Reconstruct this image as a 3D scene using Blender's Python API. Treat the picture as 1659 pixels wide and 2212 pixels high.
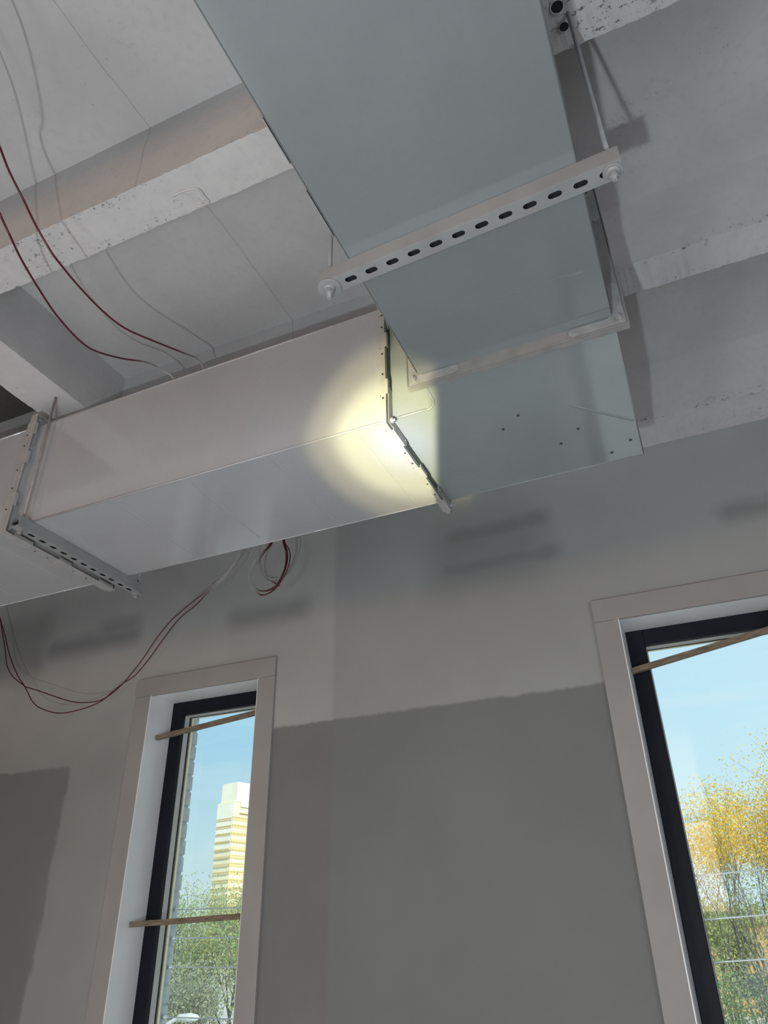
import bpy, bmesh, math, random
from mathutils import Vector, Matrix
from mathutils.geometry import tessellate_polygon
random.seed(7)
S = bpy.context.scene
COL = S.collection
for o in list(bpy.data.objects):
    bpy.data.objects.remove(o)
R = math.radians

# ---------------------------------------------------------------- camera (eye at the origin, X along the window wall, Y into it, Z up)
W, H, F = 1659.0, 2212.0, 1573.4
yaw, pit, rol = R(-23.095), R(30.579), R(-1.156)
fw = Vector((math.sin(yaw)*math.cos(pit), math.cos(yaw)*math.cos(pit), math.sin(pit)))
r0 = Vector((math.cos(yaw), -math.sin(yaw), 0)); u0 = r0.cross(fw)
rt = math.cos(rol)*r0 + math.sin(rol)*u0
up = -math.sin(rol)*r0 + math.cos(rol)*u0
CAMROT = Matrix((rt, up, -fw)).transposed()
cam = bpy.data.cameras.new('camera'); co = bpy.data.objects.new('camera', cam); COL.objects.link(co)
co.matrix_world = CAMROT.to_4x4()
cam.sensor_fit = 'AUTO'; cam.sensor_width = 36.0; cam.lens = F/H*36.0
cam.clip_start = .01; cam.clip_end = 2000
S.camera = co

def at(x, y, axis, val):
    d = CAMROT @ Vector(((x-W/2)/F, -(y-H/2)/F, -1.0))
    return d * (val/d[axis])

# ---------------------------------------------------------------- colour management, sky, sun, lamps
S.view_settings.view_transform = 'Standard'; S.view_settings.look = 'None'
S.view_settings.gamma = 1.0; S.view_settings.exposure = 0.0; S.view_settings.use_curve_mapping = False

wd = bpy.data.worlds.new('sky'); S.world = wd; wd.use_nodes = True
nt = wd.node_tree; nt.nodes.clear()
tc = nt.nodes.new('ShaderNodeTexCoord'); sx = nt.nodes.new('ShaderNodeSeparateXYZ'); nt.links.new(tc.outputs['Generated'], sx.inputs[0])
cr = nt.nodes.new('ShaderNodeValToRGB'); nt.links.new(sx.outputs['Z'], cr.inputs[0])
e = cr.color_ramp.elements; e[0].position = 0.0; e[0].color = (.66,.80,.80,1); e[1].position = .75; e[1].color = (.16,.38,.72,1)
k = e.new(.10); k.color = (.55,.78,.84,1)
k = e.new(.22); k.color = (.40,.70,.87,1)
k = e.new(.36); k.color = (.34,.64,.87,1)
mp = nt.nodes.new('ShaderNodeMapping'); mp.inputs['Scale'].default_value = (1.2,2.0,9.0); mp.inputs['Rotation'].default_value = (0,.12,0)
nt.links.new(tc.outputs['Generated'], mp.inputs[0])
nz = nt.nodes.new('ShaderNodeTexNoise'); nz.inputs['Scale'].default_value = 3.0; nz.inputs['Detail'].default_value = 5; nt.links.new(mp.outputs[0], nz.inputs[0])
mr = nt.nodes.new('ShaderNodeMapRange'); mr.inputs['From Min'].default_value = .48; mr.inputs['From Max'].default_value = .80; mr.inputs['To Max'].default_value = .55
nt.links.new(nz.outputs['Fac'], mr.inputs['Value'])
mx = nt.nodes.new('ShaderNodeMix'); mx.data_type = 'RGBA'; mx.inputs[7].default_value = (.78,.90,.94,1)
hz = nt.nodes.new('ShaderNodeMapRange'); hz.interpolation_type = 'SMOOTHSTEP'; hz.inputs['From Min'].default_value = -.55; hz.inputs['From Max'].default_value = .10; hz.inputs['To Max'].default_value = .62
nt.links.new(sx.outputs['X'], hz.inputs['Value'])
mh = nt.nodes.new('ShaderNodeMix'); mh.data_type = 'RGBA'; mh.inputs[7].default_value = (.70,.93,1.0,1); nt.links.new(hz.outputs[0], mh.inputs[0]); nt.links.new(cr.outputs[0], mh.inputs[6])
nt.links.new(mr.outputs[0], mx.inputs[0]); nt.links.new(mh.outputs[2], mx.inputs[6])
bg = nt.nodes.new('ShaderNodeBackground'); bg.inputs['Strength'].default_value = 1.08; nt.links.new(mx.outputs[2], bg.inputs[0])
wo = nt.nodes.new('ShaderNodeOutputWorld'); nt.links.new(bg.outputs[0], wo.inputs[0])

def aim(o, loc, tgt, roll_up=Vector((0,0,1))):
    z = (Vector(loc)-Vector(tgt)).normalized(); roll_up = Vector((0,1,0)) if abs(z.z) > .95 else roll_up; x = roll_up.cross(z).normalized(); y = z.cross(x)
    o.matrix_world = Matrix.Translation(loc) @ Matrix((x,y,z)).transposed().to_4x4()
def lamp(name, kind, loc, tgt, energy, color, **kw):
    l = bpy.data.lights.new(name, kind); l.energy = energy; l.color = color
    for a, b in kw.items(): setattr(l, a, b)
    o = bpy.data.objects.new(name, l); COL.objects.link(o); aim(o, loc, tgt); return o
sun = lamp('sun', 'SUN', (60,-45,42), (0,0,0), 4.2, (1,.86,.58), angle=.01)
aim(sun, (60,-45,42), (0,0,0))
KEY = Vector((-.25,-.35,-.70))
lamp('work_light', 'POINT', KEY, (0,1,1), 95, (.88,.97,1), shadow_soft_size=.022)
lamp('second_work_light', 'POINT', (-.80,-.12,-.15), (0,1,1), 29, (.95,.95,1), shadow_soft_size=.11)
# warm daylight from behind; added fill lamps left, right and at the floor
lamp('daylight_back', 'AREA', (-2.0,-4.6,.75), (-2.0,0,.95), 60, (1,.60,.32), shape='RECTANGLE', size=3.6, size_y=1.0)
lamp('fill_left', 'AREA', (-5.6,-1.0,-.2), (0,.6,.9), 6, (1,.85,.75), shape='RECTANGLE', size=3.6, size_y=1.6)  # added fill lamp, no window in this wall
lamp('fill_right', 'AREA', (3.7,-1.2,-.2), (0,1.2,1.2), 98, (.90,.93,1), shape='RECTANGLE', size=3.6, size_y=1.6)  # added fill lamp for faces turned to the right
lamp('fill_floor_left', 'AREA', (-2.8,.2,-1.40), (-2.8,.2,3), 24, (1,.95,.92), shape='RECTANGLE', size=2.6, size_y=3.6)  # unseen upward fill panel, added to brighten the left side
# hand torch shining on the corner of the ductwork
TL = Vector((-.55,-.25,-.45))
tgt = at(876, 958, 2, 1.301)
torch = lamp('torch', 'SPOT', TL, tgt, 1100, (1,1,1), spot_size=R(24), spot_blend=.2, shadow_soft_size=.012)
c1, c2 = at(945, 880, 2, 1.301), at(947, 1045, 2, 1.301)
zax = (TL-tgt).normalized(); v = (c2-TL).cross(c1-TL).normalized()      # normal of the cut-off plane
xax = (v - v.dot(zax)*zax).normalized()
if xax.x < 0: xax = -xax
torch.matrix_world = Matrix.Translation(TL) @ Matrix((xax, zax.cross(xax), zax)).transposed().to_4x4()
loc1 = torch.matrix_world.inverted() @ c1; CUT = -loc1.x/loc1.z
l = torch.data; l.use_nodes = True; lt = l.node_tree; lt.nodes.clear()
def lm(op, a, b=None):
    n = lt.nodes.new('ShaderNodeMath'); n.operation = op
    for i, q in enumerate((a, b)):
        if q is None: continue
        if isinstance(q, (int, float)): n.inputs[i].default_value = q
        else: lt.links.new(q, n.inputs[i])
    return n.outputs[0]
ltc = lt.nodes.new('ShaderNodeTexCoord'); ls = lt.nodes.new('ShaderNodeSeparateXYZ'); lt.links.new(ltc.outputs['Normal'], ls.inputs[0])
az = lm('ABSOLUTE', ls.outputs['Z']); tx = lm('DIVIDE', ls.outputs['X'], az); ty = lm('DIVIDE', ls.outputs['Y'], az)
rad = lm('SQRT', lm('ADD', lm('MULTIPLY', tx, tx), lm('MULTIPLY', ty, ty)))
cut = lt.nodes.new('ShaderNodeMapRange'); cut.interpolation_type = 'SMOOTHSTEP'; lt.links.new(tx, cut.inputs['Value'])
cut.inputs['From Min'].default_value = CUT-.006; cut.inputs['From Max'].default_value = CUT+.002; cut.inputs['To Min'].default_value = 1; cut.inputs['To Max'].default_value = 0
lr = lt.nodes.new('ShaderNodeValToRGB'); lt.links.new(lm('MULTIPLY', rad, 6.6), lr.inputs[0])
q = lr.color_ramp; q.interpolation = 'EASE'; q.elements[0].color = (1,.97,.90,1); q.elements[1].color = (0,0,0,1); q.elements[1].position = .86
k = q.elements.new(.40); k.color = (.80,.75,.40,1)
k = q.elements.new(.64); k.color = (.24,.21,.10,1)
le = lt.nodes.new('ShaderNodeEmission'); lt.links.new(lr.outputs[0], le.inputs[0]); lt.links.new(cut.outputs[0], le.inputs[1])
lo = lt.nodes.new('ShaderNodeOutputLight'); lt.links.new(le.outputs[0], lo.inputs[0])

# ---------------------------------------------------------------- node helpers and materials
class NB:
    def __init__(s, name):
        s.m = bpy.data.materials.new(name); s.m.use_nodes = True; s.t = s.m.node_tree; s.t.nodes.clear()
        s.out = s.n('ShaderNodeOutputMaterial'); s.p = s.n('ShaderNodeBsdfPrincipled'); s.l(s.p.outputs[0], s.out.inputs[0])
        s.tc = s.n('ShaderNodeTexCoord'); s.co = s.tc.outputs['Object']; s._xyz = None
    def n(s, t): return s.t.nodes.new(t)
    def l(s, a, b): s.t.links.new(a, b)
    def put(s, sock, v):
        if isinstance(v, (int, float)): sock.default_value = v
        elif isinstance(v, tuple): sock.default_value = v if len(v) == 4 else (*v, 1) if sock.type == 'RGBA' else v
        else: s.l(v, sock)
    def math(s, op, a, b=None, clamp=False):
        n = s.n('ShaderNodeMath'); n.operation = op; n.use_clamp = clamp; s.put(n.inputs[0], a)
        if b is not None: s.put(n.inputs[1], b)
        return n.outputs[0]
    def add(s, a, b): return s.math('ADD', a, b)
    def mul(s, a, b): return s.math('MULTIPLY', a, b)
    def xyz(s, i):
        if s._xyz is None:
            q = s.n('ShaderNodeSeparateXYZ'); s.l(s.co, q.inputs[0]); s._xyz = q
        return s._xyz.outputs[i]
    def noise(s, scale, detail=4, rough=.55, vec=None, stretch=None):
        n = s.n('ShaderNodeTexNoise'); n.inputs['Scale'].default_value = scale; n.inputs['Detail'].default_value = detail; n.inputs['Roughness'].default_value = rough
        src = vec or s.co
        if stretch:
            m = s.n('ShaderNodeMapping'); m.inputs['Scale'].default_value = stretch; s.l(src, m.inputs[0]); src = m.outputs[0]
        s.l(src, n.inputs['Vector']); return n.outputs['Fac']
    def voro(s, scale, feature='F1'):
        n = s.n('ShaderNodeTexVoronoi'); n.feature = feature; n.inputs['Scale'].default_value = scale; s.l(s.co, n.inputs['Vector']); return n.outputs['Distance']
    def step(s, v, a, b, lo=0.0, hi=1.0):
        n = s.n('ShaderNodeMapRange'); n.interpolation_type = 'SMOOTHSTEP'; s.put(n.inputs['Value'], v)
        if a > b: a, b, lo, hi = b, a, hi, lo
        n.inputs['From Min'].default_value = a; n.inputs['From Max'].default_value = b; n.inputs['To Min'].default_value = lo; n.inputs['To Max'].default_value = hi
        return n.outputs[0]
    def band(s, v, a, b, soft): return s.mul(s.step(v, a-soft, a+soft), s.step(v, b+soft, b-soft))
    def mix(s, f, a, b):
        n = s.n('ShaderNodeMix'); n.data_type = 'RGBA'; s.put(n.inputs[0], f); s.put(n.inputs[6], a); s.put(n.inputs[7], b); return n.outputs[2]
    def bump(s, h, strength=.3, dist=.01):
        n = s.n('ShaderNodeBump'); n.inputs['Strength'].default_value = strength; n.inputs['Distance'].default_value = dist; s.l(h, n.inputs['Height']); s.l(n.outputs[0], s.p.inputs['Normal'])
    def done(s, col, rough=.7, metal=0.0, spec=.5):
        s.put(s.p.inputs['Base Color'], col); s.put(s.p.inputs['Roughness'], rough); s.p.inputs['Metallic'].default_value = metal
        s.p.inputs['Specular IOR Level'].default_value = spec; return s.m

def plain(name, c, rough=.6, metal=0.0, var=.12, scale=12, spec=.5, bump=0, bscale=60):
    b = NB(name); f = b.step(b.noise(scale, 5), .3, .7)
    lo = tuple(x*(1-var) for x in c); hi = tuple(min(1, x*(1+var)) for x in c)
    if bump: b.bump(b.noise(bscale, 3), bump, .003)
    return b.done(b.mix(f, lo, hi), rough, metal, spec)

def concrete(name, lo, hi, pit=1.0, seams=False, ribs=False):
    b = NB(name)
    c = b.mix(b.step(b.noise(2.3, 7, .6), .32, .68), lo, hi)
    c = b.mix(b.mul(b.step(b.noise(38, 3), .45, .75), .35), c, tuple(x*.9 for x in lo))
    # bug-holes and scabs gather in clusters
    cl = b.step(b.noise(3.1, 3, .6), .55, .68)
    if ribs:      # near the arrises of the ribs
        yy = b.math('PINGPONG', b.math('SUBTRACT', b.xyz(1), .926+.066), .4335)
        edge = b.step(b.math('ABSOLUTE', b.math('SUBTRACT', yy, .066)), .040, .004)
        cl = b.math('MAXIMUM', b.mul(b.step(b.noise(3.4, 3, .6), .52, .68), .85), b.mul(edge, b.step(b.noise(2.6, 3), .42, .58)))
        cl = b.math('MAXIMUM', cl, b.mul(b.band(b.xyz(0), .0, .30, .10), b.step(b.xyz(1), 1.10, 1.05)))
    else:
        cl = b.math('MAXIMUM', b.mul(cl, .55), b.mul(b.step(b.xyz(2), 1.905, 1.86), b.mul(b.step(b.noise(2.9, 3), .42, .52), b.step(b.xyz(0), -1.2, -.2, .35, 1.6))))
    warp = b.noise(64, 5, .75, stretch=(1,1.3,1))
    pits = b.mul(b.step(warp, .575, .63), cl)
    holes = b.step(b.voro(26), .085, .05)
    holes = b.mul(holes, b.step(b.noise(1.7, 2), .50, .62))
    d = b.mul(b.math('MAXIMUM', pits, b.mul(holes, .6)), pit)
    c = b.mix(b.mul(d, .85), c, (.060,.066,.066))
    hgt = b.math('SUBTRACT', b.mul(b.noise(9, 6, .65), .5), b.mul(d, .8))
    if seams:
        w = b.mul(b.math('SUBTRACT', b.noise(3.0, 2), .5), .04)
        ln = b.band(b.add(b.xyz(0), w), -1.142, -1.139, .0025)
        c = b.mix(b.mul(ln, .30), c, (.12,.12,.12)); hgt = b.add(hgt, b.mul(ln, .5))
        # two rough form-tie cones in the rib by the hanger rod
    b.bump(hgt, .35, .012)
    return b.done(c, .82, spec=.3)

C_SLAB = concrete('primed_concrete', (.455,.45,.455), (.52,.515,.52), .5, seams=True)
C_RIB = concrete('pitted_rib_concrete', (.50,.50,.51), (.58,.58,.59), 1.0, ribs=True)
C_DARK = concrete('dark_concrete', (.075,.072,.070), (.10,.098,.095), .4)  # much darker tone for the bay beyond the cross rib

def wall_paint():
    b = NB('mottled_wall_primer')
    wx = b.mul(b.math('SUBTRACT', b.noise(5, 4), .5), .10); wz = b.mul(b.math('SUBTRACT', b.noise(7, 5, .6), .5), .05)
    X = b.add(b.xyz(0), wx); Z = b.add(b.xyz(2), wz); X0 = b.xyz(0)
    light = b.mix(b.step(b.noise(1.6, 6), .3, .7), (.345,.35,.347), (.395,.40,.397))
    dark = b.mix(b.step(b.noise(2.0, 6), .3, .7), (.170,.172,.172), (.195,.197,.197))
    # bare board below the sprayed band, between and beside the windows
    panel = b.mul(b.band(X0, -1.80, -.29, .004), b.step(Z, .853, .835))
    left = b.mul(b.step(X, -2.92, -2.98), b.step(Z, .82, .785))
    right = b.mul(b.step(X0, .48, .49), b.step(Z, .86, .83))
    f = b.math('MAXIMUM', b.math('MAXIMUM', panel, left), right)
    # slightly darker near the ceiling, darker over the lower left wall
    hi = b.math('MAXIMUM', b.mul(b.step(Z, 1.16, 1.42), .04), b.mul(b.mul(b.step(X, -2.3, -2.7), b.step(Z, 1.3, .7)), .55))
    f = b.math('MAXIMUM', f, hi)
    # soft-edged dark blots
    def blot(x0, x1, z0, z1, s, k):
        return b.mul(b.mul(b.band(X, x0, x1, s), b.band(Z, z0, z1, s)), k)
    for a in ((-3.30,-2.66,1.40,1.50,.06,.7), (-2.95,-2.66,1.46,1.56,.06,.6), (-2.08,-1.62,1.36,1.47,.06,.6), (-.92,-.42,1.56,1.66,.05,.9), (-.95,-.40,1.40,1.49,.06,.95), (-1.0,-.45,1.32,1.68,.12,.6), (.24,.9,1.42,1.49,.05,.8), (-3.9,-3.3,1.3,1.7,.10,.6)):
        f = b.math('MAXIMUM', f, blot(*a))
    c = b.mix(f, light, dark)
    # joint between two sheets of board
    sheet = b.step(X0, -1.50, -1.47)
    c = b.mix(b.mul(sheet, .34), c, (.185,.215,.21))
    b.bump(b.noise(130, 3), .12, .002)
    return b.done(c, .75, spec=.3)
M_WALL = wall_paint()
M_TRIM = plain('primed_trim_board', (.305,.298,.292), .6, var=.06, scale=3, bump=.05, bscale=150)
M_PLAIN = plain('painted_plaster', (.36,.35,.34), .8, scale=2)
M_FLOOR = plain('floor_concrete', (.34,.33,.32), .6, scale=2, var=.2)

def sheet_metal(name, lo, hi, rough):
    b = NB(name)
    c = b.mix(b.step(b.noise(1.4, 6, .6), .3, .7), lo, hi)
    c = b.mix(b.mul(b.step(b.noise(85, 2), .45, .8), .14), c, tuple(x*.86 for x in lo))
    sc = b.mul(b.step(b.noise(24, 5, .7, stretch=(1,1,1)), .70, .76), b.step(b.noise(2.1, 2), .60, .68))
    c = b.mix(b.mul(sc, .5), c, (.12,.14,.15))
    b.bump(b.noise(1.9, 2), .05, .02)
    return b.done(c, b.add(rough, b.mul(b.noise(5, 4), .10)), spec=.85)
M_DUCT2 = sheet_metal('darker_sheet_metal', (.170,.187,.194), (.200,.217,.224), .06)  # overhead run: darker, tealer base than the long run
M_DUCT3 = sheet_metal('sheen_lifted_sheet_metal', (.225,.250,.258), (.262,.286,.296), .05)  # elbow: reflected brightness lifted into the base colour
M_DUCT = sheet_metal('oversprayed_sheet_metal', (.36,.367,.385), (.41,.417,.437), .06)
M_FLANGE = plain('oversprayed_flange', (.225,.222,.218), .5, var=.1, scale=20)
M_STRUT = plain('oversprayed_strut', (.245,.25,.253), .5, var=.08, scale=9)
M_CLEAT = plain('sprayed_cleat', (.345,.343,.34), .5, var=.08, scale=20)
M_STEEL = plain('grey_steel', (.27,.275,.28), .4, var=.12, scale=30)
M_DARK = plain('shadow_gap_black', (.012,.013,.015), .9)
M_TEAL = plain('dark_teal_metal', (.035,.050,.054), .5, metal=.2)  # dark teal tone for the elbow flange web and screws
M_WHITE = plain('white_gloss_jamb', (.74,.76,.78), .35, var=.04, scale=3)
M_FRAME = plain('black_window_frame', (.005,.008,.015), .55, var=.2, scale=6, spec=.2)
M_BEAD = plain('grey_glazing_bead', (.46,.47,.45), .5, var=.05)
M_CREAM = plain('cream_backer_strip', (.95,.80,.55), .6, var=.05)
M_BRICK = plain('pale_grey_brick', (.52,.53,.54), .85, var=.12, scale=25, bump=.3)
M_CABLE = plain('bright_steel_cable', (.93,.96,.97), .3, metal=.6, var=.03)

def wood():
    b = NB('rough_batten_wood')
    g = b.noise(14, 5, .6, stretch=(1.2,14,14))
    c = b.mix(b.step(g, .35, .65), (.115,.09,.06), (.25,.20,.14))
    b.bump(g, .3, .004); return b.done(c, .75)
M_WOOD = wood()

def red_wire(name, axis, a, bb):
    b = NB(name)
    f = b.step(b.add(b.xyz(axis), b.mul(b.math('SUBTRACT', b.noise(20, 3), .5), .06)), a, bb)
    c = b.mix(f, b.mix(b.noise(40, 2), (.055,.005,.010), (.095,.008,.014)), (.42,.42,.41))
    return b.done(c, .45)
M_RED = red_wire('red_cable_sheath', 1, 1.40, 1.60)
M_RED2 = red_wire('red_loop_sheath', 0, -2.12, -1.98)
M_RED3 = red_wire('red_coil_sheath', 0, -1.66, -1.72)

def glass():
    b = NB('clear_glass'); t = b.t
    tr = b.n('ShaderNodeBsdfTransparent'); tr.inputs[0].default_value = (.95,.97,.97,1)
    gl = b.n('ShaderNodeBsdfGlossy'); gl.inputs['Roughness'].default_value = .02
    fr = b.n('ShaderNodeFresnel'); fr.inputs[0].default_value = 1.4
    m = b.n('ShaderNodeMixShader'); b.l(fr.outputs[0], m.inputs[0]); b.l(tr.outputs[0], m.inputs[1]); b.l(gl.outputs[0], m.inputs[2]); b.l(m.outputs[0], b.out.inputs[0])
    b.t.nodes.remove(b.p); return b.m
M_GLASS = glass()

# ---------------------------------------------------------------- mesh helpers
class MB:
    def __init__(s): s.b = bmesh.new(); s.mi = 0
    def face(s, vs):
        try: f = s.b.faces.new(vs); f.material_index = s.mi; return f
        except ValueError: return None
    def box(s, x0, x1, y0, y1, z0, z1, M=None):
        P = [Vector((x,y,z)) for z in (z0,z1) for y in (y0,y1) for x in (x0,x1)]
        if M is not None: P = [M @ p for p in P]
        v = [s.b.verts.new(p) for p in P]
        for q in ((0,2,3,1),(4,5,7,6),(0,1,5,4),(2,6,7,3),(0,4,6,2),(1,3,7,5)): s.face([v[i] for i in q])
        return s
    def tube(s, pts, r, n=8, caps=True):
        pts = [Vector(p) for p in pts]; rings = []; prev = None
        for i, p in enumerate(pts):
            d = (pts[min(i+1, len(pts)-1)] - pts[max(i-1, 0)]).normalized()
            if prev is None:
                a = d.orthogonal().normalized()
            else:
                a = (prev - prev.dot(d)*d); a = a.normalized() if a.length > 1e-6 else d.orthogonal().normalized()
            prev = a; c = d.cross(a); rr = r[i] if isinstance(r, (list, tuple)) else r
            rings.append([s.b.verts.new(p + rr*(math.cos(t)*a + math.sin(t)*c)) for t in [2*math.pi*j/n for j in range(n)]])
        for A, B in zip(rings, rings[1:]):
            for j in range(n): 
                f = s.face([A[j], A[(j+1)%n], B[(j+1)%n], B[j]])
                if f: f.smooth = True
        if caps: s.face(rings[0][::-1]); s.face(rings[-1])
        return s
    def lathe(s, prof, M, n=20):
        rings = []
        for r, z in prof: rings.append([s.b.verts.new(M @ Vector((r*math.cos(2*math.pi*j/n), r*math.sin(2*math.pi*j/n), z))) for j in range(n)])
        for A, B in zip(rings, rings[1:]):
            for j in range(n): s.face([A[j], A[(j+1)%n], B[(j+1)%n], B[j]])
        s.face(rings[0][::-1]); s.face(rings[-1]); return s
    def prism(s, poly, z0, z1, M=None, holes=()):
        loops = [poly] + list(holes); tri = tessellate_polygon([[Vector((x,y,0)) for x, y in l] for l in loops])
        T = (lambda p: M @ p) if M is not None else (lambda p: p)
        flat = [p for l in loops for p in l]
        A = [s.b.verts.new(T(Vector((x,y,z0)))) for x, y in flat]; B = [s.b.verts.new(T(Vector((x,y,z1)))) for x, y in flat]
        for t in tri:
            s.face([A[i] for i in t]); s.face([B[i] for i in reversed(t)])
        o = 0
        for l in loops:
            n = len(l)
            for i in range(n):
                j = (i+1) % n; s.face([A[o+i], A[o+j], B[o+j], B[o+i]])
            o += n
        return s
    def build(s, name, mats, parent=None, bevel=0, recalc=True):
        if recalc: bmesh.ops.recalc_face_normals(s.b, faces=s.b.faces)
        me = bpy.data.meshes.new(name); s.b.to_mesh(me); s.b.free()
        for m in (mats if isinstance(mats, (list, tuple)) else [mats]): me.materials.append(m)
        o = bpy.data.objects.new(name, me); COL.objects.link(o)
        if parent is not None: o.parent = parent
        if bevel:
            q = o.modifiers.new('edge', 'BEVEL'); q.width = bevel; q.segments = 2; q.limit_method = 'ANGLE'; q.harden_normals = False
        return o
def tag(o, label=None, cat=None, group=None, kind=None):
    for a, b in (('label', label), ('category', cat), ('group', group), ('kind', kind)):
        if b: o[a] = b
    return o
def empty(name, label, cat, group=None, kind=None, loc=(0,0,0)):
    o = bpy.data.objects.new(name, None); COL.objects.link(o); o.location = loc; o.empty_display_size = .05
    return tag(o, label, cat, group, kind)
def smooth(pts, k=8):
    pts = [Vector(p) for p in pts]; out = []
    for i in range(len(pts)-1):
        a, b, c, d = pts[max(i-1,0)], pts[i], pts[i+1], pts[min(i+2, len(pts)-1)]
        for j in range(k):
            t = j/k
            out.append(.5*((2*b) + (c-a)*t + (2*a-5*b+4*c-d)*t*t + (3*b-a-3*c+d)*t**3))
    return out + [pts[-1]]
def stadium(cx, cy, L, w, n=8):
    h = L/2 - w/2
    return [(cx+h+w/2*math.cos(t), cy+w/2*math.sin(t)) for t in [-math.pi/2+math.pi*i/n for i in range(n+1)]] + [(cx-h+w/2*math.cos(t), cy+w/2*math.sin(t)) for t in [math.pi/2+math.pi*i/n for i in range(n+1)]]
def circle(r, n=20, cx=0, cy=0, ph=0): return [(cx+r*math.cos(ph+2*math.pi*i/n), cy+r*math.sin(ph+2*math.pi*i/n)) for i in range(n)]

# ---------------------------------------------------------------- room shell
FL, ZS, ZR, YW = -1.5, 2.13, 1.85, 2.86          # floor, slab soffit, rib soffit, window wall
XL, XR, YB = -5.8, 3.9, -4.8
MB().box(XL-.2, XR+.2, YB-.2, YW+.1, FL-.2, FL).build('floor', M_FLOOR)['kind'] = 'structure'
MB().box(XL-.2, XL, YB-.2, YW+.1, FL, ZS+.25).build('wall_left', M_PLAIN)['kind'] = 'structure'
MB().box(XR, XR+.2, YB-.2, YW+.1, FL, ZS+.25).build('wall_right', M_PLAIN)['kind'] = 'structure'
MB().box(XL, XR, YB-.2, YB, FL, ZS+.25).build('wall_back', M_PLAIN)['kind'] = 'structure'

# window openings: x0, x1 at the jamb face, sill and head
SILL, HEAD = -1.02, 1.089
WINS = [(-2.500, -1.880), (-.214, .406)]
w = MB(); T = .018
xs = [XL] + [q for a, b in WINS for q in (a-T, b+T)] + [XR]
for i in range(len(xs)-1):
    if i % 2 == 0: w.box(xs[i], xs[i+1], YW, 3.12, FL, ZS+.25)
    else:
        w.box(xs[i], xs[i+1], YW, 3.12, FL, SILL-T); w.box(xs[i], xs[i+1], YW, 3.12, HEAD+T, ZS+.25)
w.build('wall_window', M_WALL)['kind'] = 'structure'

# brick outer leaf with toothed reveals
w = MB(); br = .022
zc = SILL-T
for i in range(len(xs)-1):
    if i % 2 == 0:
        a = xs[i] if i == 0 else xs[i]-T-br; b = xs[i+1] if i == len(xs)-2 else xs[i+1]+T+br
        w.box(a+.006, b-.006, 3.122, 3.218, FL, ZS+.4)
        z = FL
        while z < ZS+.3:
            j1, j2 = random.uniform(0,.004), random.uniform(0,.004)
            w.box(a+j1, b-j2, 3.121, 3.222+random.uniform(-.003,.004), z, z+.064); z += .0755
    else:
        w.box(xs[i], xs[i+1], 3.122, 3.22, FL, SILL-T); w.box(xs[i], xs[i+1], 3.122, 3.22, HEAD+.05, ZS+.4)
w.build('wall_exterior', M_BRICK)['kind'] = 'structure'

# concrete ceiling: slab, ribs along X with ragged arrises, one cross rib along Y
cb = MB()
def grid_strip(rows, xs_, jit=None):
    """rows: list of (y, z); a ribbon along X through them"""
    V = []
    for yy, zz in rows:
        V.append([cb.b.verts.new((x, yy + (random.uniform(-1,1)*jit if jit else 0), zz + (random.uniform(-.6,1)*jit if jit and zz < ZS-.01 else 0))) for x in xs_])
    return V
NX = 700
xr = [XL + (XR-XL)*i/NX for i in range(NX+1)]
ribs = [.926+.867*k for k in range(-6, 3)]
cb.mi = 0
# slab soffit (painted bays), darker bay beyond the cross rib
cb.box(-2.02, XR+.2, YB-.2, YW+.1, ZS, ZS+.25)
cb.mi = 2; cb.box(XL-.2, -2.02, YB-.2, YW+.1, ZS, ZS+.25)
for y0 in ribs:
    y1 = y0+.132 if y0 < 2.6 else YW
    A = grid_strip([(y0-.002, ZS+.002), (y0-.001, ZS-.060), (y0, ZR+.012)], xr); Bq = grid_strip([(y0, ZR), (y1, ZR)], xr, .0016); D = grid_strip([(y1+.004, ZS+.002)], xr)
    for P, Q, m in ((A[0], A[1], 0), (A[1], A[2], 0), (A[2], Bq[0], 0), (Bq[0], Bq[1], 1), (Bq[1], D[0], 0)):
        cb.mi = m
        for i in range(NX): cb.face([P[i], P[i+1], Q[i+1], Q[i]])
# cross rib
def cross(x0, x1):
    ys = [YB + (YW-YB)*i/520 for i in range(521)]; j = .0018
    P = [[cb.b.verts.new((xx + (random.uniform(-1,1)*j if zz < ZR+.01 else 0), y, zz - (.0012 if zz < ZR+.01 else 0))) for y in ys] for xx, zz in ((x0, ZS+.001), (x0, ZR), (x1, ZR), (x1-.0001, ZR+.012), (x1-.002, ZS+.001))]
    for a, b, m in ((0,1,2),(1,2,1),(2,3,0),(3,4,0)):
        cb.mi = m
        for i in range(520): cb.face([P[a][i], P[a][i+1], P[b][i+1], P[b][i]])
cross(-2.165, -1.972)
ceil = cb.build('ceiling', [C_SLAB, C_RIB, C_DARK], recalc=False)
ceil['kind'] = 'structure'
# rounded outline of a cast-in form clip on the rib, and two open tie holes by the hanger rod
ring = [at(px, py, 2, ZR-.002) for px, py in ((372,424),(392,414),(418,408),(432,412),(440,422),(450,434),(446,440),(425,447))]
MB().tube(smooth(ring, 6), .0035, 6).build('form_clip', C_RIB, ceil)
for px, py, rr in ((1203,14,.014), (1218,57,.011)):
    c = at(px, py, 2, ZR); M = Matrix.Translation((c.x, c.y, ZR-.0024))
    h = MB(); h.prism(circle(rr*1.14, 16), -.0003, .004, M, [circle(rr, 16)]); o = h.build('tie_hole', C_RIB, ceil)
    MB().lathe([(rr*1.02, .001), (rr*1.02, .0025)], M, 16).build('tie_hole_socket', M_DARK, o)

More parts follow.
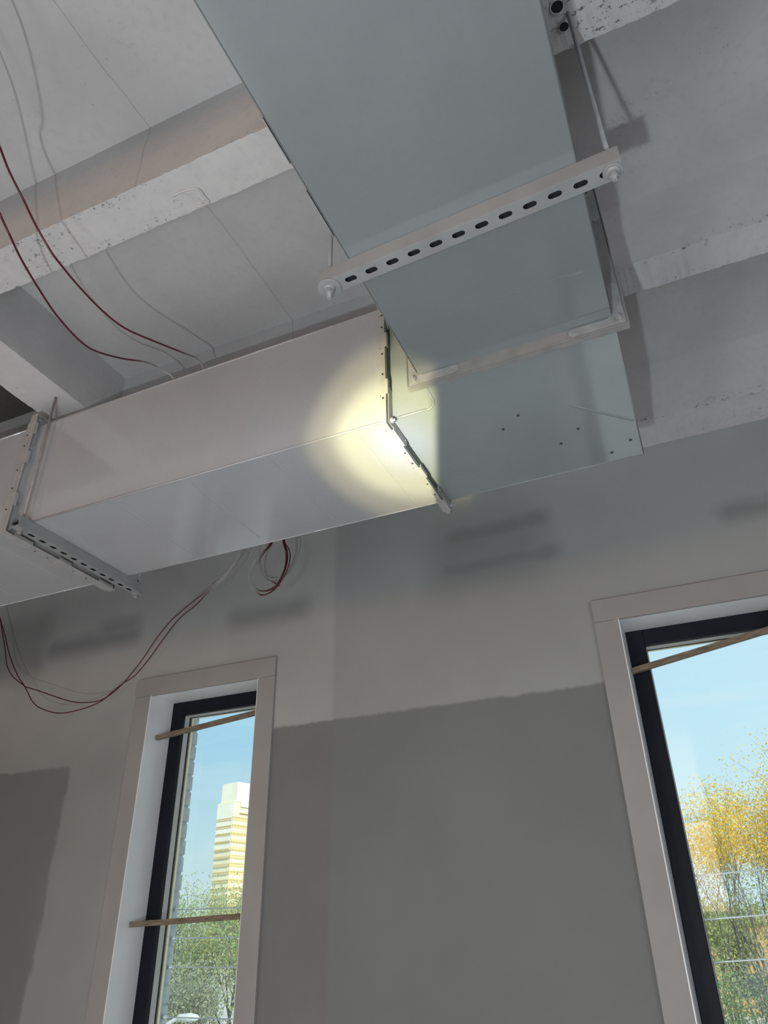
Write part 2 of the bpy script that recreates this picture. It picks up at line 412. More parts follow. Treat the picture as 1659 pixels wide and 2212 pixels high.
# ---------------------------------------------------------------- windows
def window(n, x0, x1):
    root = empty(f'window_{n}', None, None, kind='structure')
    y0 = 2.842; cw = .096; ov = .0
    MB().box(x0-cw, x1+cw, y0, YW, HEAD-.004, HEAD+.088).build('casing_head', M_TRIM, root, .0015)
    MB().box(x0-cw, x0-.005, y0+.001, YW, SILL-.1, HEAD-.005).build('casing_side', M_TRIM, root, .0015)
    MB().box(x1+.005, x1+cw, y0+.001, YW, SILL-.1, HEAD-.005).build('casing_side', M_TRIM, root, .0015)
    j = MB(); j.box(x0-T, x0, y0+.004, 3.03, SILL, HEAD+T); j.box(x1, x1+T, y0+.004, 3.03, SILL, HEAD+T); j.box(x0, x1, y0+.004, 3.03, HEAD, HEAD+T); j.box(x0, x1, y0-.03, 3.03, SILL-T, SILL)
    j.build('jamb_liner', M_WHITE, root, .001)
    def ring(name, inset, width, ya, yb, mat, parent=root, bev=.001):
        a, b, c, d = x0+inset, x1-inset, SILL+inset, HEAD-inset
        f = MB(); f.box(a, a+width, ya, yb, c, d); f.box(b-width, b, ya, yb, c, d); f.box(a+width, b-width, ya, yb, c, c+width); f.box(a+width, b-width, ya, yb, d-width, d)
        return f.build(name, mat, parent, bev)
    fr = ring('window_frame', 0, .068, 3.02, 3.046, M_FRAME, bev=.003)
    ring('frame_lip', .0, .060, 3.046, 3.104, M_FRAME, fr)
    ring('glazing_bead', .060, .009, 3.046, 3.080, M_BEAD, fr)
    ring('gasket', .060, .010, 3.083, 3.090, M_FRAME, fr)
    ring('backer_strip', .0, .066, 3.1045, 3.119, M_CREAM, fr)
    MB().box(x0+.0605, x1-.0605, 3.0805, 3.0825, SILL+.0605, HEAD-.0605).build('glass_pane', M_GLASS, root)
    return root
for i, (a, b) in enumerate(WINS): window(i+1, a, b)

# wooden battens wedged across the openings
def batten(x0, x1, z0, z1, y, label, wd=.020, ht=.022):
    L = math.hypot(x1-x0, z1-z0); an = math.atan2(z1-z0, x1-x0)
    m = MB(); m.box(-L/2, L/2, -wd/2, wd/2, -ht/2, ht/2)
    o = m.build('wooden_batten', M_WOOD, None, .001); o.location = ((x0+x1)/2, y, (z0+z1)/2); o.rotation_euler = (0, -an, 0)
    return tag(o, label, 'wood batten', 'battens across the window openings')
batten(-2.499, -1.881, .893, .951, 2.925, 'rough wooden batten sloping across the top of the narrow window on the left')
batten(-2.499, -1.881, .087, .105, 2.925, 'rough wooden batten lying nearly level across the lower half of the narrow left window')
batten(-.213, .405, .909, 1.010, 2.975, 'rough wooden batten slanting across the top of the right-hand window')

# ---------------------------------------------------------------- ductwork
ZB, ZT = 1.301, 1.755
AY0, AY1 = 1.555, 2.045           # long run: front and back face
BX0, BX1 = -.492, .014            # cross run: left and right face
FLH = .034                        # flange height
def flange(parent, axis, p, d, u0, u1, corners=True, dark_web=False, lipw=.016, mat=None):
    """rolled flange round the end of a duct; p = mating plane, d = side (+1/-1) on which its duct lies"""
    root = MB(); web = MB(); t = .003*d; lip = (.0034 if dark_web else lipw)*d
    def bx(a, b, u_, v_, z_, w_, mb=None):
        a, b = sorted((a, b)); mb = mb or root
        if axis == 0: mb.box(a, b, u_, v_, z_, w_)
        else: mb.box(u_, v_, a, b, z_, w_)
    h = FLH
    for (ua, ub, za, zb) in ((u0-h, u1+h, ZB-h, ZB), (u0-h, u1+h, ZT, ZT+h), (u0-h, u0, ZB, ZT), (u1, u1+h, ZB, ZT)):
        bx(p+.0004*d, p+t, ua, ub, za, zb, web)
    for (ua, ub, za, zb) in ((u0-h, u1+h, ZB-h, ZB-h+.003), (u0-h, u1+h, ZT+h-.003, ZT+h), (u0-h, u0-h+.003, ZB-h+.003, ZT+h-.003), (u1+h-.003, u1+h, ZB-h+.003, ZT+h-.003)):
        bx(p+t, p+lip, ua, ub, za, zb)
    mat = mat or M_FLANGE; o = root.build('flange', mat, parent, .0006); web.build('flange_web', M_TEAL if dark_web else mat, o)
    if corners:
        for su in (0, 1):
            for sz in (0, 1):
                u = u0 if su == 0 else u1; zz = ZB if sz == 0 else ZT
                du = -1 if su == 0 else 1; dz = -1 if sz == 0 else 1
                # L-shaped plate, long leg along u, short leg along z, rounded ends
                A = .10; hh = h*.82
                def pt(a, b): return (u + du*a, zz + dz*b)
                poly = [pt(hh, hh), pt(-A, hh), pt(-A-.009, hh*.75), pt(-A-.009, hh*.25), pt(-A, .003), pt(-.012, .003), pt(-.003, -.006), pt(.002, -.012), pt(.002, -A), pt(hh*.5, -A-.010), pt(hh, -A)]
                q0, q1 = sorted((p+t, p+t+.0025*d))
                if axis == 0: M = Matrix(((0,0,1,0),(1,0,0,0),(0,1,0,0),(0,0,0,1)))
                else: M = Matrix(((1,0,0,0),(0,0,1,0),(0,1,0,0),(0,0,0,1)))
                cp = MB(); cp.prism(poly, q0, q1, M); cp.build('corner_plate', M_STEEL, o, .0005)
                for (a, b, rr, nn, tk) in ((hh*.5, hh*.5, .0085, 6, .008), (-A*.93, hh*.5, .0035, 12, .002)):
                    cu, cz = pt(a, b); bo = MB(); z0, z1 = sorted((p+t+.0025*d, p+t+.0025*d+tk*d))
                    bo.prism(circle(rr, nn, cu, cz, .3), z0, z1, M)
                    if nn == 6: bo.prism(circle(rr*.5, 12, cu, cz), *sorted((p+t+.0105*d, p+t+.016*d)), M)
                    bo.build('bolt', M_STEEL, o)
    return o
def clip(parent, axis, p, u, z, along, L, out, hr=.0205):
    """U-shaped cleat gripping a flange joint. along: 'z' or 'u'; out: outward sign (front face) or -1 for the underside"""
    m = MB(); hw = .0205; dp = .012; tk = .0018
    def bx(a, b, u_, v_, z_, w_):
        u_, v_ = sorted((u_, v_)); z_, w_ = sorted((z_, w_))
        if axis == 0: m.box(a, b, u_, v_, z_, w_)
        else: m.box(u_, v_, a, b, z_, w_)
    if along == 'z':
        bx(p-hw, p+hr, u, u+out*tk, z-L/2, z+L/2); bx(p-hw, p-hw+tk, u-out*dp, u, z-L/2, z+L/2); bx(p+hr-tk, p+hr, u-out*dp, u, z-L/2, z+L/2)
    else:
        bx(p-hw, p+hr, u-L/2, u+L/2, z, z-tk); bx(p-hw, p-hw+tk, u-L/2, u+L/2, z, z+dp); bx(p+hr-tk, p+hr, u-L/2, u+L/2, z, z+dp)
    return m.build('joint_cleat', M_CLEAT, parent, .0004)
def screw_dots(parent, pts, M_of):
    for p in pts:
        m = MB(); m.prism(circle(.0030, 10), -.0006, .0012, M_of(p)); m.build('screw', M_DARK, parent)

J1, J2, J3 = -2.112, -.635, 1.412          # joints: left, right (planes of constant X), cross run (constant Y)
def crease(m, pts, w=.004, h=.0018):
    """pressed stiffening bead on the underside"""
    (xa, ya), (xb, yb) = pts; d = Vector((xb-xa, yb-ya)).normalized(); nrm = Vector((-d.y, d.x))*w
    v = [m.b.verts.new(q) for q in ((xa+nrm.x, ya+nrm.y, ZB-.0002), (xa-nrm.x, ya-nrm.y, ZB-.0002), (xa, ya, ZB-h), (xb+nrm.x, yb+nrm.y, ZB-.0002), (xb-nrm.x, yb-nrm.y, ZB-.0002), (xb, yb, ZB-h))]
    m.face([v[0], v[2], v[5], v[3]]); m.face([v[2], v[1], v[4], v[5]])
def run_x(x0, x1, label, fl, fr_):
    root = empty('air_duct', label, 'duct', 'runs of oversprayed rectangular duct')
    m = MB(); m.box(x0, x1, AY0, AY1, ZB, ZT)
    x = -.745
    while x > x0+.1:
        if x < x1-.05: crease(m, ((x, AY0+.03), (x, AY1-.05)))
        x -= .305
    m.build('duct_body', M_DUCT, root, .0015)
    for y_, z_, r_ in ((AY0-.0005, ZB+.001, .0032), (AY1+.001, ZB+.001, .003), (AY0-.0005, ZT, .003)): MB().tube([(x0, y_, z_), (x1, y_, z_)], r_, 8).build('edge_seam', M_DUCT, root)
    fs = []
    if fl is not None: fs.append(flange(root, 0, fl, 1, AY0, AY1, mat=M_CLEAT))
    if fr_ is not None: fs.append(flange(root, 0, fr_, -1, AY0, AY1, mat=M_CLEAT))
    return root, fs
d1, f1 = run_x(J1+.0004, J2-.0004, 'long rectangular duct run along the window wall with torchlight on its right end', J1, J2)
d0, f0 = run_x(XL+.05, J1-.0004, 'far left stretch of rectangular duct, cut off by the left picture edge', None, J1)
# cleats and screws on both joints
yo = AY0-FLH-.0006; zo = ZB-FLH-.0006
MY = lambda p: Matrix.Translation(p) @ Matrix.Rotation(R(90), 4, 'X')
MZ = lambda p: Matrix.Translation(p)
for J, fl in ((J1, f0[0]), (J2, f1[1])):
    for zz in (1.40, 1.585, 1.72): clip(fl, 0, J, yo, zz, 'z', .055, -1, .0068 if J == J2 else .0205)
    for uu, L in ((1.60, .085), (1.80, .06), (2.02, .08)): clip(fl, 0, J, uu, zo, 'u', L, -1, .0068 if J == J2 else .0205)
    screw_dots(fl, [Vector((J-.009, yo, zz)) for zz in (1.36, 1.45, 1.53, 1.64, 1.69)], MY)
    screw_dots(fl, [Vector((J-.009, uu, zo)) for uu in (1.68, 1.74, 1.87, 1.94)], MZ)

# elbow piece between the two runs
el = empty('duct_elbow', 'square duct elbow joining the long run and the overhead run against the ceiling corner', 'duct')
rr = .035
poly = [(J2+.0004, AY0), (BX0-rr, AY0)] + [(BX0-rr+rr*math.sin(t), AY0-rr+rr*math.cos(t)) for t in [math.pi/2*i/6 for i in range(1, 7)]] + [(BX0, J3+.0004), (BX1, J3+.0004), (BX1, AY1), (J2+.0004, AY1)]
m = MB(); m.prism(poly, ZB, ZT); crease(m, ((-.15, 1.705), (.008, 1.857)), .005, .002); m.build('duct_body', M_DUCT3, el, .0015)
for a_, b_, r_ in (((J2+.016, AY0-.0005, ZB+.001), (BX0-rr, AY0-.0005, ZB+.001), .0034), ((J2+.016, AY1+.001, ZB+.001), (BX1, AY1+.001, ZB+.001), .003), ((BX1, J3+.02, ZB+.001), (BX1, AY1, ZB+.001), .002)): MB().tube([a_, b_], r_, 8).build('edge_seam', M_DUCT3, el)
thr = [(BX0-rr+rr*math.sin(t), AY0-rr+rr*math.cos(t)) for t in [math.pi/2*i/8 for i in range(9)]] + [(BX0, J3+.02)]
m = MB(); m.tube([(x, y, ZB-.0005) for x, y in thr], .0028, 8); m.build('throat_seam', M_DUCT3, el)
fe1 = flange(el, 0, J2, 1, AY0, AY1, dark_web=True, mat=M_CLEAT); fe2 = flange(el, 1, J3, 1, BX0, BX1)
for px, py in ((1087,927),(1119,897),(1249,926),(1212,958),(1362,950),(1322,985-8)):
    c = at(px, py, 2, ZB); m = MB(); m.lathe([(.0048,.0005),(.0046,-.0018),(.0026,-.0032)], Matrix.Translation(c), 12); m.build('screw', M_TEAL, el)

# overhead cross run
ov = empty('air_duct', 'wide rectangular duct run passing overhead towards the window wall, hung on the near channel', 'duct', 'runs of oversprayed rectangular duct')
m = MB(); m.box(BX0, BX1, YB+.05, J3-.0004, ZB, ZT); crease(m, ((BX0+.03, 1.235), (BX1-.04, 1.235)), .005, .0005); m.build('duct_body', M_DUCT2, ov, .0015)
for x_ in (BX0, BX1): MB().tube([(x_, YB+.05, ZB+.001), (x_, J3-.016, ZB+.001)], .002, 8).build('edge_seam', M_DUCT2, ov)
for ya, yb in ((.635, .735), (.800, .920)):
    m = MB(); m.box(BX0-.0055, BX0-.0035, ya, yb, ZB-.0005, ZB+.02); m.box(BX0-.0035, BX0-.0003, ya, yb, ZB+.016, ZB+.02); m.build('edge_clip', M_STEEL, ov)
fo = flange(ov, 1, J3, -1, BX0, BX1, lipw=.0055)

# ---------------------------------------------------------------- trapeze hangers
def trapeze(p0, p1, rods, label, slots0, pitch=.0508, washers=((.0265,.016),(.020,.014))):
    """p0,p1: channel axis ends (x, y); z 1.26 - 1.301"""
    a, b = Vector((*p0, 1.26)), Vector((*p1, 1.26)); L = (b-a).length; d = (b-a)/L; n = Vector((-d.y, d.x, 0))
    root = empty('trapeze_hanger', label, 'duct hanger', 'trapeze hangers under the ducts', loc=a)
    Mw = Matrix(((d.x, n.x, 0, 0), (d.y, n.y, 0, 0), (0, 0, 1, 0), (0, 0, 0, 1)))
    hw = .0206; t = .0025; h = ZB-1.26-.0006
    holes = []; x = slots0
    while x < L-.012:
        if x > .012: holes.append(stadium(x, 0, .028, .014))
        x += pitch
    m = MB(); m.prism([(0,-hw),(L,-hw),(L,hw),(0,hw)], 0, t, Mw, holes)
    for sg in (-1, 1):
        y0, y1 = sorted((sg*hw, sg*(hw-t))); m.box(0, L, y0, y1, t, h, Mw)
        y0, y1 = sorted((sg*(hw-t), sg*(hw-.009))); m.box(0, L, y0, y1, h-t, h, Mw)
        y0, y1 = sorted((sg*(hw-.009), sg*(hw-.009+t))); m.box(0, L, y0, y1, h-.008, h-t, Mw)
    ch = m.build('strut_channel', M_STRUT, root, .0012)
    MB().box(.003, L-.003, -hw+.0035, hw-.0035, t+.012, t+.014, Mw).build('slot_shade_strip', M_DARK, ch)  # black strip added to paint the shade behind the slots
    for (s_, top, drop), (wr, wr2) in zip(rods, washers):
        px = d*s_
        rod = MB(); rod.tube([px + Vector((0,0,z)) for z in (-drop, top-1.26)], .0048, 12); ro = rod.build('threaded_rod', M_STEEL, root)
        MB().lathe([(wr, -.0005), (wr, -.0030), (wr-.001, -.0035)], Matrix.Translation(px), 28).build('washer', M_STRUT, ro)
        MB().lathe([(wr2, -.0036), (wr2, -.0052), (wr2*.8, -.0075), (wr2*.72, -.0075)], Matrix.Translation(px), 24).build('washer', M_STRUT, ro)
        MB().prism(circle(.0092, 6), -.0165, -.0076, Matrix.Translation(px)).build('nut', M_STRUT, ro, .0006)
        MB().prism(circle(.0092, 6), h+.001, h+.009, Matrix.Translation(px)).build('nut', M_STRUT, ro, .0006)
    return root
# near hanger under the overhead run (slightly askew), far hanger under the long run
pa, pb = Vector((-.566, 1.009)), Vector((.091, .977))
trapeze(pa, pb, ((.015, ZR+.01, .034), (.639, ZR+.01, .026)), 'slotted channel hanger on two rods under the overhead duct, nearest the camera', .0695, washers=((.0265,.013),(.0195,.0145)))
trapeze((-2.030, 1.500), (-2.030, 2.146), ((.027, ZR+.01, .014), (.630, ZR+.01, .018)), 'slotted channel hanger on two rods under the long duct run on the left', .0775, washers=((.018,.012),(.0215,.014)))

# ---------------------------------------------------------------- red alarm cables
def cable(name, pts, r, mat, label, cat, group, parent=None, n=8):
    m = MB(); m.tube(smooth(pts, 7), r, n); return tag(m.build(name, mat, parent), label, cat, group)
w1 = [(-16,272,.55),(0,318,.62),(20,370,.68),(50,430,.745),(75,482,.785),(108,540,.845),(130,570,.89),(169,617,.985),(219,669,1.105),(270,709,1.20),(338,739,1.33),(398,763,1.47),(427,776,1.55),(440,798,1.60)]
w2 = [(-16,418,.69),(0,462,.735),(22,510,.78),(46,560,.86),(84,624,.97),(128,688,1.08),(189,749,1.215),(253,772,1.36),(317,783,1.49),(351,800,1.57),(375,819,1.61)]
P1 = [at(x, y, 1, Y) for x, y, Y in w1]; P2 = [at(x, y, 1, Y) for x, y, Y in w2]
def tail(P, dx): 
    e = P[-1]; return P + [Vector((e.x+dx*.4, e.y+.07, ZT+.012)), Vector((e.x+dx, e.y+.25, ZT+.006))]
def lead(P, x, y): return [Vector((x, y, ZS-.004)), Vector(((x+P[0].x)/2+.02, (y+P[0].y)/2+.03, (ZS+P[0].z)/2-.02))] + P
cable('red_cable', tail(lead(P1, -1.17, .30), -.03), .0030, M_RED, 'red cable hanging from the ceiling to the duct, the right of the two', 'cable', 'red cables drooping from the ceiling')
cable('red_cable', tail(lead(P2, -1.28, .36), -.03), .0030, M_RED, 'red cable hanging from the ceiling to the duct, the left and lower of the two', 'cable', 'red cables drooping from the ceiling')
sc = lambda x, y: (x*.3376, 1160+y*.3376)
la = [(-25,400),(0,520),(33,720),(45,820),(80,890),(140,940),(170,960),(250,985),(350,1020),(470,1055),(600,1055),(690,1020),(780,945),(860,850),(920,770),(1000,650),(1080,550),(1150,485),(1240,410),(1330,340),(1400,280),(1480,190),(1535,90)]
lb = [(-10,440),(5,535),(30,620),(60,750),(110,880),(160,960),(210,1055),(270,1100),(380,1127),(510,1105),(640,1055),(720,990),(790,935),(870,880),(960,770),(1060,630),(1150,520),(1260,430),(1340,345),(1410,285),(1490,190),(1548,90)]
for pts, yy, lab in ((la, 2.640, 'thin red cable looping under the left duct, the shallower of the two'), (lb, 2.648, 'thin red cable looping under the left duct, the deeper sagging of the two')):
    P = [at(*sc(*p), 1, yy) for p in pts]
    P = [Vector((P[0].x-.02, yy+.01, ZS-.003)), Vector((P[0].x-.02, yy+.01, 1.9))] + P + [Vector((P[-1].x+.05, yy, 1.86)), Vector((P[-1].x+.08, yy, ZS-.003))]
    cable('looped_cable', P, .0026, M_RED2, lab, 'cable', 'cables looping under the duct')
z5 = lambda x, y: (380+x*.229, 1100+y*.229)
strands = [[(1015,300),(1048,400),(1042,520),(1010,620),(950,720),(890,762),(820,772),(760,750),(740,660),(758,540),(830,410),(905,325)],
           [(1024,300),(1062,370),(1078,440),(1055,560),(985,690),(910,775),(805,812),(735,765),(692,690),(688,600),(693,460),(735,365)],
           [(1010,300),(1036,400),(1034,520),(1000,625),(940,722),(850,768),(775,760),(715,690),(697,610),(725,520),(790,430),(885,328)],
           [(1020,300),(1052,400),(1050,500),(1020,600),(965,706),(900,775),(840,806),(790,800),(752,740),(738,640),(760,530),(835,405),(895,326)]]
cm = MB()
for i, st in enumerate(strands):
    yy = 2.50+.006*i; P = [at(*z5(*p), 1, yy) for p in st]
    topc = Vector((-1.66, yy, 1.79))
    P = [topc + Vector((.02, 0, 0)), Vector((P[0].x-.012, yy, 1.69))] + P + [Vector((P[-1].x+.03, yy, 1.70)), topc - Vector((.015, 0, 0))]
    cm.tube(smooth(P, 6), .0025, 7)
cm.tube(smooth([(-1.66, 2.51, 1.788), (-1.655, 2.515, 1.95), (-1.66, 2.52, ZS-.003)], 6), .003, 7)
coil = tag(cm.build('cable_coil', M_RED3), 'coil of thin red cable hanging behind the duct, tied near its bottom', 'cable')
c = at(*z5(955, 708), 1, 2.508); m = MB(); m.tube([c + Vector((.011*math.cos(t), .016*math.sin(t), .006*math.cos(t)*-1.0)) for t in [2*math.pi*i/16 for i in range(17)]], .0018, 6); m.tube([c + Vector((-.008, -.014, .004)), c + Vector((-.018, -.02, .012))], .0022, 6)
m.build('cable_tie', plain('dark_red_tie', (.09,.006,.01), .5), coil)

# ---------------------------------------------------------------- outside: guard cables in the reveals
def guard(x0, x1, z0, z1, label):
    root = empty('guard_cable', label, 'guard cable', 'steel guard cables outside the windows', loc=(x0, 3.195, z0))
    L = Vector((x1-x0, 0, z1-z0)); m = MB(); m.tube([L*(i/6) for i in range(7)], .0027, 8); m.build('cable_wire', M_CABLE, root)
    for p, s_ in ((Vector((0,0,0)), 1), (L, -1)):
        q = MB(); q.tube([p, p+Vector((.012*s_,0,0)), p+Vector((.014*s_,0,0)), p+Vector((.03*s_,0,0))], [.008,.008,.005,.004], 10); q.build('end_fitting', M_CABLE, root)
gx0, gx1 = -2.478, -1.902
for z, lab in ((.150, 'steel guard cable just above the lower batten outside the left window'), (.034, 'steel guard cable just below the lower batten outside the left window'), (-.080, 'third steel guard cable down outside the left window'), (-.268, 'lowest steel guard cable outside the left window, at the picture bottom')): guard(gx0, gx1, z, z-.004, lab)
for z, lab in ((.188, 'highest steel guard cable outside the right-hand window'), (.048, 'middle steel guard cable outside the right-hand window'), (-.082, 'lowest steel guard cable outside the right-hand window')): guard(-.192, .384, z, z+.028, lab)

# ---------------------------------------------------------------- outside: ground, tower, low building, street lamp, trees
GZ = -4.5
g = MB(); g.box(-600, 400, 3.3, 700, GZ-.5, GZ); tag(g.build('ground', plain('street_paving', (.60,.61,.58), .9, var=.12, scale=.2)), kind='structure')

def facade(name, c1, c2, sx_, sz_):
    b = NB(name); 
    fx = b.math('FRACT', b.mul(b.add(b.xyz(0), b.xyz(1)), sx_)); fz = b.math('FRACT', b.mul(b.xyz(2), sz_))
    w_ = b.mul(b.band(fz, .42, .92, .03), b.band(fx, .08, .92, .04))
    c = b.mix(b.mul(w_, b.add(.55, b.mul(b.noise(.35, 2), .6))), c1, c2)
    return b.done(c, .5)
M_TOWER = plain('cream_tower_cladding', (.90,.84,.62), .6, var=.05, scale=.1)
M_TWHITE = plain('white_tower_cladding', (.92,.90,.78), .6, var=.05, scale=.1)
M_TGLASS = facade('tower_window_glass', (.72,.62,.34), (.50,.42,.22), .45, .5)
tw = empty('office_tower', 'tall cream office tower lit by the sun, beyond the trees outside the left window', 'building', loc=(-240, 350, GZ))
tw.rotation_euler = (0, 0, R(76)); TH = 67-GZ
MB().box(0, 46, 0, 13, 0, TH).build('tower_body', M_TOWER, tw)
MB().box(1.0, 46, -.3, 12, TH, TH+10).build('upper_block', M_TWHITE, tw)
MB().box(4.0, 22, -.9, -.3, TH-2.5, TH+7).build('roof_screen', M_TWHITE, tw)
MB().box(4, 40, -.5, -.02, TH-6.2, TH-5.6).build('roof_ledge', plain('brown_ledge', (.35,.28,.14), .7), tw)  # dark brown strip below the roof
MB().box(-.35, -.02, 0, 13, TH-24, TH-.5).build('pale_end_panel', M_TWHITE, tw)
for i in range(15):
    z = TH-9.5-i*3.7
    MB().box(-.5, 46.2, -.25, -.01, z, z+1.75).build('window_band', M_TGLASS, tw)
    MB().box(-.6, -.36, .8, 12.4, z, z+1.2).build('window_band', M_TGLASS, tw)

lb_ = empty('brick_building', 'low orange brick building glimpsed through the trees outside the right-hand window', 'building', loc=(-14, 62, GZ))
MB().box(0, 44, 0, 14, 0, 5.2).build('building_wall', plain('tan_brick', (.62,.40,.22), .85, var=.1), lb_)
MB().box(-.3, 44.3, -.3, 14.3, 5.2, 5.6).build('roof_parapet', plain('tan_parapet', (.62,.50,.34), .8), lb_)
M_BW = plain('building_window', (.10,.12,.14), .2)
for i in range(12):
    for k in range(2): MB().box(1.5+i*3.5, 3.3+i*3.5, -.06, .0, 1.0+2.4*k, 2.3+2.4*k).build('window_pane', M_BW, lb_)

def at_y(px, py, Y): return at(px, py, 1, Y)
h = at_y(405, 2198, 14.0); a0 = at_y(352, 2218, 14.0)
sl = empty('street_lamp', 'pale street lamp with a curved arm at the bottom of the left window', 'street lamp', loc=(a0.x-.5, 14.0, GZ))
o_ = Vector((a0.x-.5, 14.0, GZ)); M_LAMP = plain('pale_lamp_metal', (.66,.70,.74), .4)
MB().tube([(0,0,0), (0,0,3), (0,0,a0.z-.45-GZ)], [.09,.075,.055], 12).build('lamp_pole', M_LAMP, sl)
MB().tube(smooth([Vector((0,0,a0.z-.45-GZ)), a0-o_+Vector((-.1,0,-.1)), a0-o_+Vector((.12,0,.05)), h-o_+Vector((-.2,0,-.01))], 6), .034, 10).build('lamp_arm', M_LAMP, sl)
hd = MB(); hd.tube([h-o_+Vector((x, 0, 0)) for x in (-.24,-.18,.06,.22,.27)], [.03,.055,.075,.05,.012], 12); hd.build('lamp_head', M_LAMP, sl)

def leaf_mat(name, cols):
    b = NB(name); f = b.step(b.noise(.9, 4), .3, .7); c = b.mix(f, cols[0], cols[1])
    c = b.mix(b.step(b.noise(5, 3), .45, .7), c, cols[2])
    b.p.inputs['Subsurface Weight'].default_value = 0
    tr = b.n('ShaderNodeBsdfTranslucent'); b.l(c, tr.inputs[0]); mxs = b.n('ShaderNodeMixShader'); mxs.inputs[0].default_value = .35
    m = b.done(c, .6, spec=.2); b.l(b.p.outputs[0], mxs.inputs[1]); b.l(tr.outputs[0], mxs.inputs[2]); b.l(mxs.outputs[0], b.out.inputs[0]); return m
L_YEL = leaf_mat('yellow_leaves', ((.90,.58,.06), (.98,.72,.12), (.80,.66,.20)))
L_OLV = leaf_mat('olive_leaves', ((.44,.50,.22), (.58,.60,.30), (.38,.44,.22)))
L_GRN = leaf_mat('green_leaves', ((.30,.44,.22), (.44,.56,.30), (.52,.56,.30)))
L_GRY = leaf_mat('grey_green_leaves', ((.26,.34,.24), (.38,.44,.34), (.44,.46,.38)))
M_BARK = plain('grey_bark', (.20,.19,.19), .9, var=.25, scale=3)

def tree(x, y, height, spread, label, crowns, stems=3, seed=1, r0=.11, first=.35, group='trees outside the windows', leafsize=.21):
    """crowns: list of (part name, material, zlo, zhi, leaf count) with heights as fractions"""
    rnd = random.Random(seed); root = empty('tree', label, 'tree', group, loc=(x, y, GZ))
    wood_ = MB(); tips = []
    def grow(p, d, L, r, lev):
        n = 4; pts = [p]; dd = d.copy()
        for i in range(n):
            dd = (dd + Vector((rnd.uniform(-1,1), rnd.uniform(-1,1), rnd.uniform(-.3,.8)))*.13).normalized(); pts.append(pts[-1] + dd*L/n)
        wood_.tube(pts, [r*(1-.5*i/n) for i in range(n+1)], 6 if lev < 2 else 4, caps=False)
        for q in pts[1:]:
            if lev >= 2: tips.append(q)
        if lev >= 4: return
        for i in range(3 if lev < 3 else 2):
            q = pts[rnd.randint(2, n)] if i else pts[-1]
            an = rnd.uniform(0, 6.28); tilt = rnd.uniform(.25, .65) * spread
            side = Vector((math.cos(an), math.sin(an), 0)); nd = (dd + side*tilt + Vector((0,0,.15))).normalized()
            grow(q, nd, L*rnd.uniform(.58, .78), r*.52, lev+1)
    for i in range(stems):
        an = rnd.uniform(0, 6.28); lean = rnd.uniform(.03, .20)*spread
        grow(Vector((.15*math.cos(an), .15*math.sin(an), 0)), Vector((lean*math.cos(an), lean*math.sin(an), 1)).normalized(), height*first, r0, 0)
    zmax = max(t.z for t in tips); sc_ = height/zmax
    for v_ in wood_.b.verts: v_.co.z *= sc_
    wood_.build('trunk', M_BARK, root)
    tips = [Vector((t.x, t.y, t.z*sc_)) for t in tips]
    for nm, mat, zl, zh, cnt in crowns:
        sel = [t for t in tips if zl*height <= t.z <= zh*height] or tips
        lm_ = MB()
        for i in range(cnt):
            t = rnd.choice(sel); c_ = t + Vector((rnd.gauss(0,.24), rnd.gauss(0,.24), rnd.gauss(0,.20)))
            a_ = Vector((rnd.uniform(-1,1), rnd.uniform(-1,1), rnd.uniform(-1,1))).normalized(); b__ = a_.orthogonal().normalized(); b__ = (b__*math.cos(i) + a_.cross(b__)*math.sin(i))
            s1 = leafsize*rnd.uniform(.5, 1.0); s2 = s1*.45
            lm_.face([lm_.b.verts.new(c_-a_*s1*.5), lm_.b.verts.new(c_+b__*s2*.5), lm_.b.verts.new(c_+a_*s1*.5), lm_.b.verts.new(c_-b__*s2*.5)])
        lm_.build(nm, mat, root, recalc=False)
    return root
YC = lambda n, m_: [('foliage', L_YEL, .72, .97, n), ('lower_foliage', L_OLV, .30, .72, m_)]
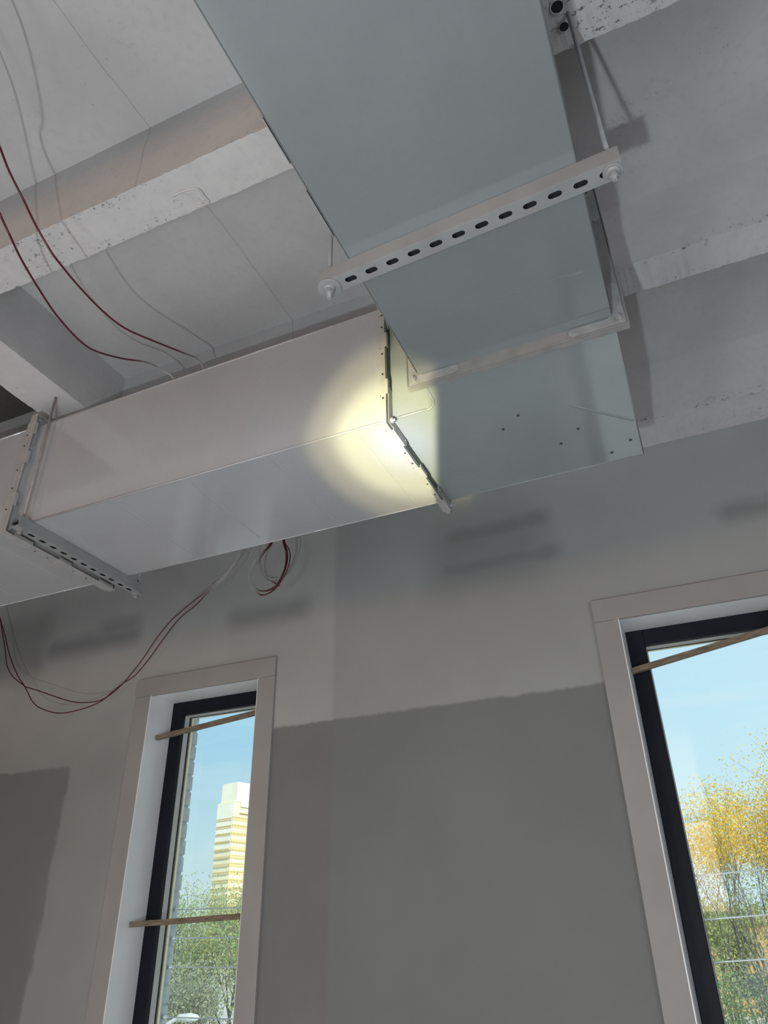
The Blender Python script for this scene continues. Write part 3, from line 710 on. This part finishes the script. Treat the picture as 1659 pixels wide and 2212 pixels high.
for a in ((-.1, 25.0, 8.7, 'yellow autumn tree at the left edge of the right-hand window', 3), (1.55, 27.0, 8.9, 'second yellow autumn tree from the left edge of the right-hand window', 5),
          (3.0, 25.5, 9.0, 'third yellow autumn tree from the left in the right-hand window', 8), (4.7, 27.0, 10.4, 'tallest yellow autumn tree, at the right edge of the right-hand window', 9), (-2.2, 26.5, 8.6, 'yellow autumn tree hidden mostly by the wall left of the right-hand window', 12)):
    tree(a[0], a[1], a[2], .85, a[3], YC(12000, 3600), 5, a[4], .06, .40, leafsize=.09)
for a in ((-2.0, 19.5, 4.6, 31), (.6, 18.5, 4.2, 32), (3.2, 19.5, 4.9, 33), (5.8, 19.0, 4.7, 34)):
    tree(a[0], a[1], a[2], 1.25, {31: 'low green tree hidden by the wall left of the right-hand window', 32: 'low grey-green tree at the lower left of the right-hand window', 33: 'low grey-green tree at the lower right of the right-hand window', 34: 'low grey-green tree beyond the right picture edge'}[a[3]], [('foliage', L_GRY if a[3] != 31 else L_GRN, .15, 1.0, 14000)], 5, a[3], .06, .32, leafsize=.09)
for a in ((-1.5, 42, 6.2, 41), (3.0, 44, 6.6, 42), (7.2, 42, 6.4, 43)):
    tree(a[0], a[1], a[2], 1.3, {41: 'distant olive tree behind the trunks on the left of the right-hand window', 42: 'distant olive tree behind the trunks in the middle of the right-hand window', 43: 'distant olive tree behind the trunks on the right of the right-hand window'}[a[3]], [('foliage', L_OLV, .15, 1.0, 6000)], 5, a[3], .08, .32, leafsize=.24)
for x, y, h_, sd, lab, mt in ((-16.4, 20.5, 6.9, 21, 'bushy green tree at the left side of the left window', L_GRN), (-13.9, 21.5, 6.8, 24, 'bushy olive-green tree before the tower outside the left window', L_OLV), (-14.6, 16.5, 4.6, 27, 'lower green tree at the bottom of the left window behind the guard cables', L_GRN),
                              (-11.3, 20.0, 6.0, 29, 'green tree half hidden by the wall right of the left window', L_GRN), (-11.9, 15.5, 4.3, 30, 'lowest grey-green tree at the bottom right of the left window', L_GRY)):
    tree(x, y, h_, 1.15, lab, [('foliage', mt, .18, 1.0, 18000)], 5, sd, .07, .34, leafsize=.095)
